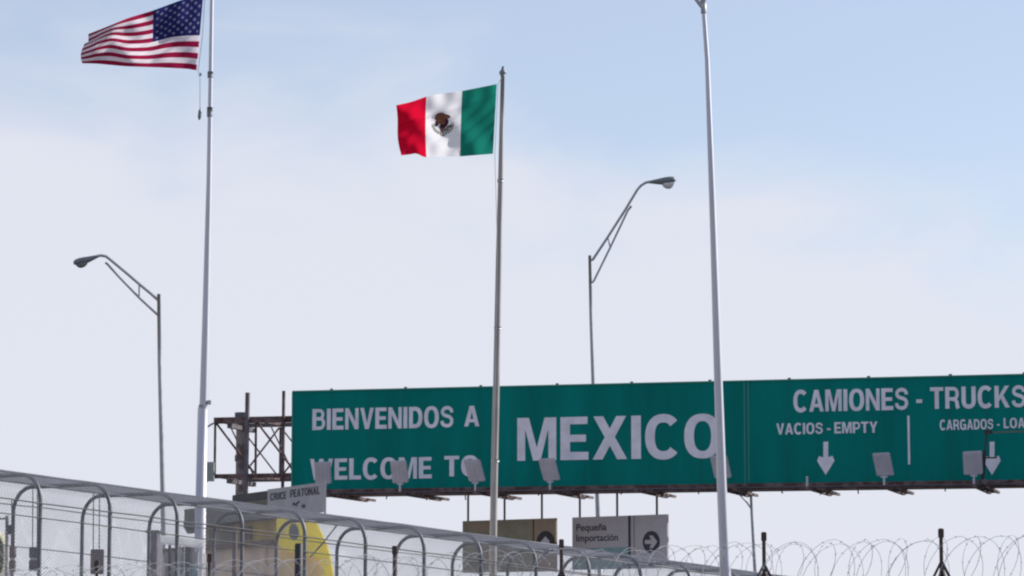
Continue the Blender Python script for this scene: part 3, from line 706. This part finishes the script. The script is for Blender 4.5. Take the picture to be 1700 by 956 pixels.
# rails
def rail(fn, r, m, name='rail', i0=I0, i1=I1 - 1):
    bm = BM(); k = (i1 - i0) * 2; tube(bm, [fn(i0 + (i1 - i0) * j / k) + Vector((0, 0, random.uniform(-.008, .008))) for j in range(k + 1)], r, 6); obj(name, bm, M[m], cage, True)
rail(lambda i: near(i) + Vector((0.02, -.04, ztop(i) - .50)), .013, 'rail')
rail(lambda i: near(i) + Vector((0.02, -.04, ztop(i) - .76)), .011, 'rail')
rail(lambda i: far(i) + Vector((0, .03, ztop(i) - .30)), .011, 'hoop')
rail(lambda i: far(i) + Vector((0, .03, ztop(i) - 1.05)), .010, 'hoop')
rail(lambda i: near(i) * .75 + far(i) * .25 + Vector((0, 0, ztop(i) + .045)), .018, 'hoop')
rail(lambda i: near(i) * .25 + far(i) * .75 + Vector((0, 0, ztop(i) + .045)), .018, 'hoop')
rail(lambda i: near(i) * .5 + far(i) * .5 + Vector((0, 0, ztop(i) - .045)), .022, 'hoop')
# chain link: real diagonal wires wrapped over the hoops
secs = {}
def surf(i, s):
    key = round(i * 4)
    def ev(k):
        if k not in secs:
            p = section(k / 4); secs[k] = (p, sect_len(p))
        p, l_ = secs[k]; s_ = min(max(s, 0), l_[-1] - 1e-6); lo, hi = 0, len(l_) - 1
        while hi - lo > 1:
            mid = (lo + hi) // 2
            if l_[mid] <= s_: lo = mid
            else: hi = mid
        t_ = (s_ - l_[lo]) / (l_[hi] - l_[lo]); return p[lo].lerp(p[hi], t_)
    k0 = math.floor(i * 4); t_ = i * 4 - k0
    return ev(k0).lerp(ev(k0 + 1), t_)
SL = 2 * (HB - RB) + 2 * (math.pi / 2 * RB) + 1.5; step_i = (near(1) - near(0)).length
bm = BM(); cell = .062; di = cell / step_i; s_start = .35
tot = int((I1 - 1 - I0) / di) + int(SL / cell) + 2
def sag(i, s): return .02 * math.sin(i * 3.1 + s * 1.3) + .012 * math.sin(i * 7.7 - s * 2.1)
for dirn in (1, -1):
    for k in range(-int(SL / cell) - 1, tot):
        pts = []
        i_start = I0 + k * di if dirn > 0 else I0 + k * di
        s = s_start
        while s < SL - .02:
            i = i_start + dirn * (s / step_i)
            if I0 <= i <= I1 - 1.01:
                p = surf(i, s); pts.append(p + Vector((0, 0, .04)) * 0 + Vector((sag(i, s), sag(i, s) * .8, .042 if 2.3 < s < 4.6 else 0)))
            elif pts: break
            s += .14
        if len(pts) > 1: tube(bm, pts, .0023, 3, cap=False)
obj('chain_link', bm, M['wire'], cage)
# concrete ramp under the cage
bm = BM(); a, b, c, d = near(I0), near(I1 - 1), far(I1 - 1), far(I0); za, zb = ztop(I0) - HB, max(.15, ztop(I1 - 1) - HB)
off = Vector((.15, -.2, 0)); 
lo = [bm.verts.new(v) for v in (a + off, b + off, c - off, d - off)]; hi = [bm.verts.new(v + Vector((0, 0, z))) for v, z in ((a + off, za), (b + off, zb), (c - off, zb), (d - off, za))]
bm.faces.new(lo[::-1]); bm.faces.new(hi)
for k in range(4): bm.faces.new((lo[k], lo[(k + 1) % 4], hi[(k + 1) % 4], hi[k]))
obj('ramp_deck', bm, M['concrete'], cage)

# things inside / behind the cage
def hang_box(px0, py0, px1, py1, D, ytop, label, m, split=True):
    c = P((px0 + px1) / 2, (py0 + py1) / 2, D); wd = (px1 - px0) / F * D; ht = (py1 - py0) / F * D
    root = empty('hanging_signal_box', P((px0 + px1) / 2, py1, D), label, 'box', 'boxes hanging on rods in the cage')
    if split:
        for s_, mm in ((.27, m), (-.27, m)):
            bm = BM(); box(bm, c + Vector((0, 0, ht * s_)), (wd, .14, ht * .44)); bmesh.ops.bevel(bm, geom=list(bm.edges), offset=.012, segments=1, affect='EDGES'); obj('box', bm, M[mm], root)
        bm = BM(); box(bm, c, (wd * .8, .10, ht * .11)); obj('bracket', bm, M['board'], root)
    else:
        bm = BM(); box(bm, c, (wd, .14, ht)); bmesh.ops.bevel(bm, geom=list(bm.edges), offset=.012, segments=1, affect='EDGES'); obj('box', bm, M[m], root)
        bm = BM(); box(bm, c + Vector((.0, -.085, -ht * .25)), (wd * .25, .03, ht * .5)); obj('dark_slot', bm, M['black'], root)
    for q in ((.3, .75) if split else (.18, .65)):
        x = px0 + (px1 - px0) * q
        bm = BM(); tube(bm, [P(x, py0, D), P(x + .5, ytop, D)], .010, 6); obj('rod', bm, M['steel_dark'], root)
hang_box(49, 908, 66, 948, 50.6, 812, 'pair of stacked dark grey boxes beside the first hoop leg from the left', 'boxgrey')
hang_box(151, 912, 172, 953, 51.4, 818, 'brownish box with a dark slot hanging on two rods inside the caged walkway', 'boxbrown', False)
hang_box(16, 906, 26, 950, 51.6, 830, 'narrow dark brown box pair at the far left behind a hoop leg', 'boxbrown')
# post with camera at the far left
root = empty('camera_post', P(12, 956, 55) * 1, 'slim post with a small dark camera at the far left edge', 'camera post'); 
bm = BM(); tube(bm, [Vector((P(12, 956, 55).x, 55, 0)), P(12, 856, 55)], .035, 8); obj('post', bm, M['column'], root)
bm = BM(); box(bm, P(18, 877, 54.9), (.13, .16, .12)); box(bm, P(16, 884, 54.9), (.07, .1, .07)); obj('camera', bm, M['black'], root)
bm = BM(); bar(bm, P(-30, 863, 55.1), P(13, 860.5, 55.1), .03); obj('crossarm', bm, M['purple'], root)
root.location = Vector((P(12, 956, 55).x, 55, 0))
for ch in root.children: ch.matrix_parent_inverse = Matrix.Translation(-root.location)

# dark grey door panel and white framed booth
x0, x1 = P(245, 885, 57).x, P(262, 885, 57).x; zt = P(250, 885, 57).z
root = empty('equipment_cabinet', ((x0 + x1) / 2, 57, 0), 'tall purple grey cabinet beside the white framed booth', 'cabinet')
bm = BM(); box(bm, ((x0 + x1) / 2, 57.2, zt / 2), (x1 - x0, .5, zt)); bmesh.ops.bevel(bm, geom=list(bm.edges), offset=.01, segments=1, affect='EDGES'); obj('body', bm, M['purple'], root)
bm = BM(); box(bm, ((x0 + x1) / 2, 56.93, zt - .4), ((x1 - x0) * .8, .03, .5)); obj('door', bm, M['boxgrey'], root)
bm = BM(); box(bm, ((x0 + x1) / 2, 57.2, zt + .03), (x1 - x0 + .06, .56, .05)); obj('cap', bm, M['black'], root)
BD = 58.5
xa, xb = P(264, 900, BD).x, P(336, 900, BD).x; zt = P(300, 897, BD).z
booth = empty('booth', ((xa + xb) / 2, BD, 0), 'white framed guard booth with grey panels behind the cage', 'booth')
bm = BM(); pa, pb = Vector((xa - .04, BD - .06, zt - .02)), Vector((xb + .04, BD - .06, zt - .12)); q_ = [pa, pb, pb + Vector((0, .20, .135)), pa + Vector((0, .20, .135))]
prism(bm, q_, Vector((0, .03, -.045))); obj('sunlit_lintel', bm, M['sunlit_lintel'], booth)  # booth lintel, shaped as a sloped plate to catch sun and read bright
for q in (0, 1):
    bm = BM(); x = xa + .03 + (xb - xa - .06) * q; bar(bm, (x, BD + .02, 0), (x, BD + .02, zt - .06), .075, .065); obj('frame_post', bm, M['white'], booth)
bm = BM(); box(bm, ((xa + xb) / 2, BD + .95, zt / 2 - .1), (xb - xa - .2, 1.6, zt - .25)); obj('wall', bm, M['boothglass'], booth)
for px, m_, wdt in ((280.5, 'black', .055), (298, 'board', .03), (306, 'white', .03), (310, 'black', .09), (317, 'boxbrown', .03)):
    bm = BM(); x = P(px, 930, BD).x; bar(bm, (x, BD + .1, 0), (x, BD + .1, zt - .09), wdt, .05); obj('mullion', bm, M[m_], booth)
bm = BM(); x = P(315, 930, BD).x; box(bm, (x, BD + .11, P(315, 948, BD).z - .25), (.32, .06, .75)); obj('window', bm, M['tealboard'], booth)

# ------------------------------------------------------------------ checkpoint building with the crossing sign
BP = Plane(300, 72.5, 538, 63.5, 850)
def bz(px, py): return BP.uv(px, py)
uE, zR = bz(538, 800); _, zRb = bz(538, 850); uS = bz(300, 850)[0]; uM = bz(444, 830)[0]; uP = bz(372, 830)[0]
bld = empty('checkpoint_building', BP.at((uE + uS) / 2, 0, -2), 'low tan checkpoint building with an olive fascia and dark flat roof', 'building')
def slab(name, pxa, pxb, z0, z1, inset, deep, m):
    """part of the building: front face along BP between two columns, its back running square to the road"""
    a = BP.at(bz(pxa, 880)[0], 0, -inset); b = BP.at(bz(pxb, 880)[0], 0, -inset); back = Vector((-.45, deep, 0))
    bm = BM(); prism(bm, [Vector((p.x, p.y, z0)) for p in (a, b, b + back, a + back)], Vector((0, 0, z1 - z0))); return obj(name, bm, M[m], bld)
zW = bz(459, 893)[1]; zF = bz(444, 849)[1]
slab('wall', 225, 459, 0, zW, .35, 6, 'tan')
slab('upper_panel', 372, 455, zW + .004, zF - .15, .42, 5, 'ochre')
slab('side_panel', 300, 371.6, zW + .004, zF - .15, .40, 5, 'umber')
slab('fascia', 298, 443.5, zF, zRb + .45, .12, 5, 'olive')
slab('gutter', 298, 459, zF - .14, zF - .004, .10, 5, 'rail')
slab('roof', 372, 443.5, zRb + .46, zR, .20, 4.6, 'black')
for px in (452, 458.5):
    u = bz(px, 900)[0]; bm = BM(); bar(bm, BP.at(u, 0, -.2), BP.at(u, zF - .15, -.2), .075); obj('pillar', bm, M['purple'], bld)
for px in (378, 420, 442):
    u = bz(px, 900)[0]; bm = BM(); bar(bm, BP.at(u, 0, -.30), BP.at(u, zW - .02, -.30), .05); obj('pilaster', bm, M['tan'], bld)
bm = BM(); BP.rect(bm, bz(235, 900)[0], zW - .12, bz(459, 900)[0], zW - .004, -.34, -.16); obj('ledge', bm, M['brown'], bld)
bm = BM(); BP.rect(bm, bz(374, 860)[0], zW + .05, bz(392, 860)[0], zF - .25, -.418, -.37); obj('ochre_inset', bm, M['brown'], bld)
cs = empty('crossing_sign', BP.at((uM + uE) / 2, zRb), 'grey CRUCE PEATONAL sign board mounted on the checkpoint roof corner', 'sign')
bm = BM(); BP.rect(bm, uM, zRb, uE, zR, -.025, 0); obj('board', bm, M['cboard'], cs)
bm = BM(); BP.rect(bm, uE + .003, zRb - .1, uE + .035, zR + .04, -.04, .0); obj('edge_post', bm, M['galv'], cs)
text(BP, 'CRUCE', (449, 819), (449, 831), (475, 823), M['ink'], cs, .003, .02, .006)
text(BP, 'PEATONAL', (482, 813), (482, 826), (531, 815), M['ink'], cs, .003, .02, .006)
bm = BM(); c0 = BP.px(490, 835, .01)
prism(bm, [BP.px(485, 838, .01), BP.px(488, 833.5, .01), BP.px(490.5, 836, .01), BP.px(496, 831, .01), BP.px(498, 833, .01), BP.px(492.5, 838.5, .01), BP.px(495, 840.5, .01)][::-1], -BP.Nn * .006); obj('arrow', bm, M['ink'], cs)
bm = BM(); prism(bm, [BP.px(504 + 3.2 * math.cos(a * .5236), 840 + 3.2 * math.sin(a * .5236), .01) for a in range(12)][::-1], -BP.Nn * .006); obj('dot', bm, M['ink'], cs)

# ------------------------------------------------------------------ yellow rounded arch boards
def curved_board(name, outline, D, thick, m, parent):
    bm = BM(); fr = [bm.verts.new(P(x, y, D)) for x, y in outline]; bk = [bm.verts.new(P(x, y, D) + Vector((0, thick, 0))) for x, y in outline]; bm.faces.new(fr)
    for i in range(len(fr)): bm.faces.new((fr[i], bk[i], bk[(i + 1) % len(fr)], fr[(i + 1) % len(fr)]))
    return obj(name, bm, M[m], parent)
ya = empty('yellow_arch', P(505, 956, 61), 'bright yellow rounded arch panel with a grey oval opening below the crossing sign', 'arch')
zg = 1181
out_ = [(459, 861), (475, 857), (500, 856), (516, 858), (524, 866), (532, 882), (541, 902), (547, 922), (551, 945), (553, 975), (553, zg), (537, zg), (537, 965), (535, 938), (531, 927), (520, 924), (508, 922), (500, 918), (478, 915), (466, 908), (459, 900)]
curved_board('panel', out_, 61, .5, 'yellow', ya)
bm = BM()
ring = [(483 + 15 * math.cos(t_), 893 - 31 * math.sin(t_)) for t_ in [math.pi * k / 20 for k in range(21)]]; inner = [(484.5 + 12 * math.cos(t_), 893 - 25 * math.sin(t_)) for t_ in [math.pi * k / 20 for k in range(21)]]
prism(bm, [P(x, y, 60.96) for x, y in ring + inner[::-1]], Vector((0, .038, 0))); obj('cream_rim', bm, M['cream'], ya)
bm = BM(); prism(bm, [P(487.5 + 8.2 * math.cos(k * .2618) + .25 * (-12 * math.sin(k * .2618)) * -.3, 883 + 14 * math.sin(k * .2618), 60.93) for k in range(24)], Vector((0, .065, 0))); obj('oval', bm, M['slate'], ya)
bm = BM(); prism(bm, [P(x, y, 61.55) for x, y in [(456, 896), (538, 903), (538, zg), (456, zg)]], Vector((0, .3, 0))); obj('inner_wall', bm, M['tan'], ya)
ya.location.z = 0
for ch in ya.children: ch.matrix_parent_inverse = Matrix.Translation(-ya.location)
yb = empty('yellow_arch', P(-8, 956, 62), 'yellow rounded panel with a dark green oval cut off by the left edge', 'arch')
curved_board('panel', [(-60, 905), (-40, 888), (-20, 881), (-4, 882), (4, 892), (10, 912), (15, 935), (18, 960), (19, zg), (-60, zg)], 62, .5, 'cream', yb)
bm = BM(); prism(bm, [P(-3 + 9 * math.cos(k * .2618), 922 + 31 * math.sin(k * .2618), 61.94) for k in range(24)], Vector((0, .055, 0))); obj('oval', bm, M['dkgreen'], yb)
yb.location.z = 0
for ch in yb.children: ch.matrix_parent_inverse = Matrix.Translation(-yb.location)
# slanted brace pipe
bm = BM(); tube(bm, [P(515, 925, 60.98), P(540, 897, 59), P(562, 868, 57)], .016, 6); tag(obj('brace_pipe', bm, M['hoop'], None, True), 'thin pipe slanting up to the right across the yellow arch', 'pipe')
# stand-alone posts
def lone_post(px, py, D, r, label, m='post'):
    p = P(px, py, D); bm = BM(); tube(bm, [(p.x, D, 0), (p.x, D, p.z - .02), (p.x, D, p.z)], [r, r, r * .7], 10); box(bm, (p.x, D, .02), (r * 4, r * 4, .04))
    tag(obj('steel_post', bm, M[m], None, True), label, 'post')
lone_post(390, 884, 56, .047, 'dark brown steel post before the tan checkpoint wall')
lone_post(496, 902, 49, .068, 'thick dark post standing in front of the yellow arch', 'black')

# ------------------------------------------------------------------ razor wire fence in front
posts = [(161, 930), (348, 919), (655, 906), (932, 895), (1268, 883), (1562, 877), (1850, 870)]
FA, FB = 47.0, 41.0
def fD(px): return FA + (FB - FA) * (px - 161) / (1850 - 161)
fa = P(60, 934, fD(60)); fb = P(1850, 870, fD(1850))
def fpos(px): return P(px, 934 + (870 - 934) * (px - 60) / 1790, fD(px))
fence = empty('razor_wire_fence', Vector((fpos(900).x, fpos(900).y, 0)), 'steel post fence topped with loose coils of razor wire along the bottom', 'fence')
for px, py in posts:
    p = P(px, py, fD(px)); bm = BM()
    tube(bm, [(p.x, p.y, 0), (p.x, p.y, p.z)], .028, 8); 
    box(bm, (p.x, p.y, p.z - .07), (.075, .075, .12))
    for s_ in (-1, 1):
        bar(bm, (p.x, p.y, p.z - .47), (p.x + s_ * .24, p.y + .02, p.z - .95), .035)
        bar(bm, (p.x, p.y, p.z - .55), (p.x + s_ * .10, p.y - .15, p.z - .95), .03)
    obj('post', bm, M['post'], fence)
for dz, dx in ((-1.0, .02), (-1.25, 0)):
    bm = BM(); tube(bm, [fpos(px) + Vector((0, dx, dz + .012 * math.sin(px * .05))) for px in range(-100, 1860, 20)], .006, 5); obj('strand', bm, M['razor'], fence)
# coils
def coil(phase, hand, seed, pitch_px=52, R0=.45):
    rnd = random.Random(seed); bm = BM(); pts = []; px = -60.0; a = phase; amp = 1; k = 0
    turn_p = pitch_px; turn_r = R0; seg = 26; dzr = 0
    barbs = []
    while px < 1850:
        if k % seg == 0:
            turn_p = pitch_px * rnd.uniform(.72, 1.25) * (fD(900) / fD(px)); turn_r = R0 * rnd.uniform(.88, 1.06); dzr = rnd.uniform(-.05, .04)
        px += turn_p / seg; a += 2 * math.pi / seg * hand; amp += (turn_r - amp) * .12
        c = fpos(px) + Vector((0, 0, -.06 - .47 + dzr * .5))
        pts.append(c + Vector((.78 * amp * math.sin(a + .3) , amp * math.sin(a) * .95, amp * math.cos(a))))
        k += 1
    tube(bm, pts, .0038, 4, cap=False)
    for i in range(2, len(pts) - 2, 3):
        d = (pts[i + 1] - pts[i]).normalized(); s_ = d.orthogonal().normalized()
        bar(bm, pts[i] - s_ * .022, pts[i] + s_ * .022, .007)
    obj('razor_coil', bm, M['razor'], fence)
coil(0, 1, 3); coil(2.6, -1, 11, 60); coil(4.1, 1, 31, 74, .42)
# lower mesh of that fence (below the frame, seen only from elsewhere)
bm = BM(); k = 0
for px in range(-100, 1850, 12):
    p = fpos(px); tube(bm, [(p.x, p.y, .05), (p.x, p.y, p.z - .96)], .003, 3, cap=False)
for z in [.1 + .22 * q for q in range(10)]:
    tube(bm, [Vector((fpos(px).x, fpos(px).y, z)) for px in range(-100, 1851, 195)], .003, 3, cap=False)
obj('wire_mesh', bm, M['wire'], fence)
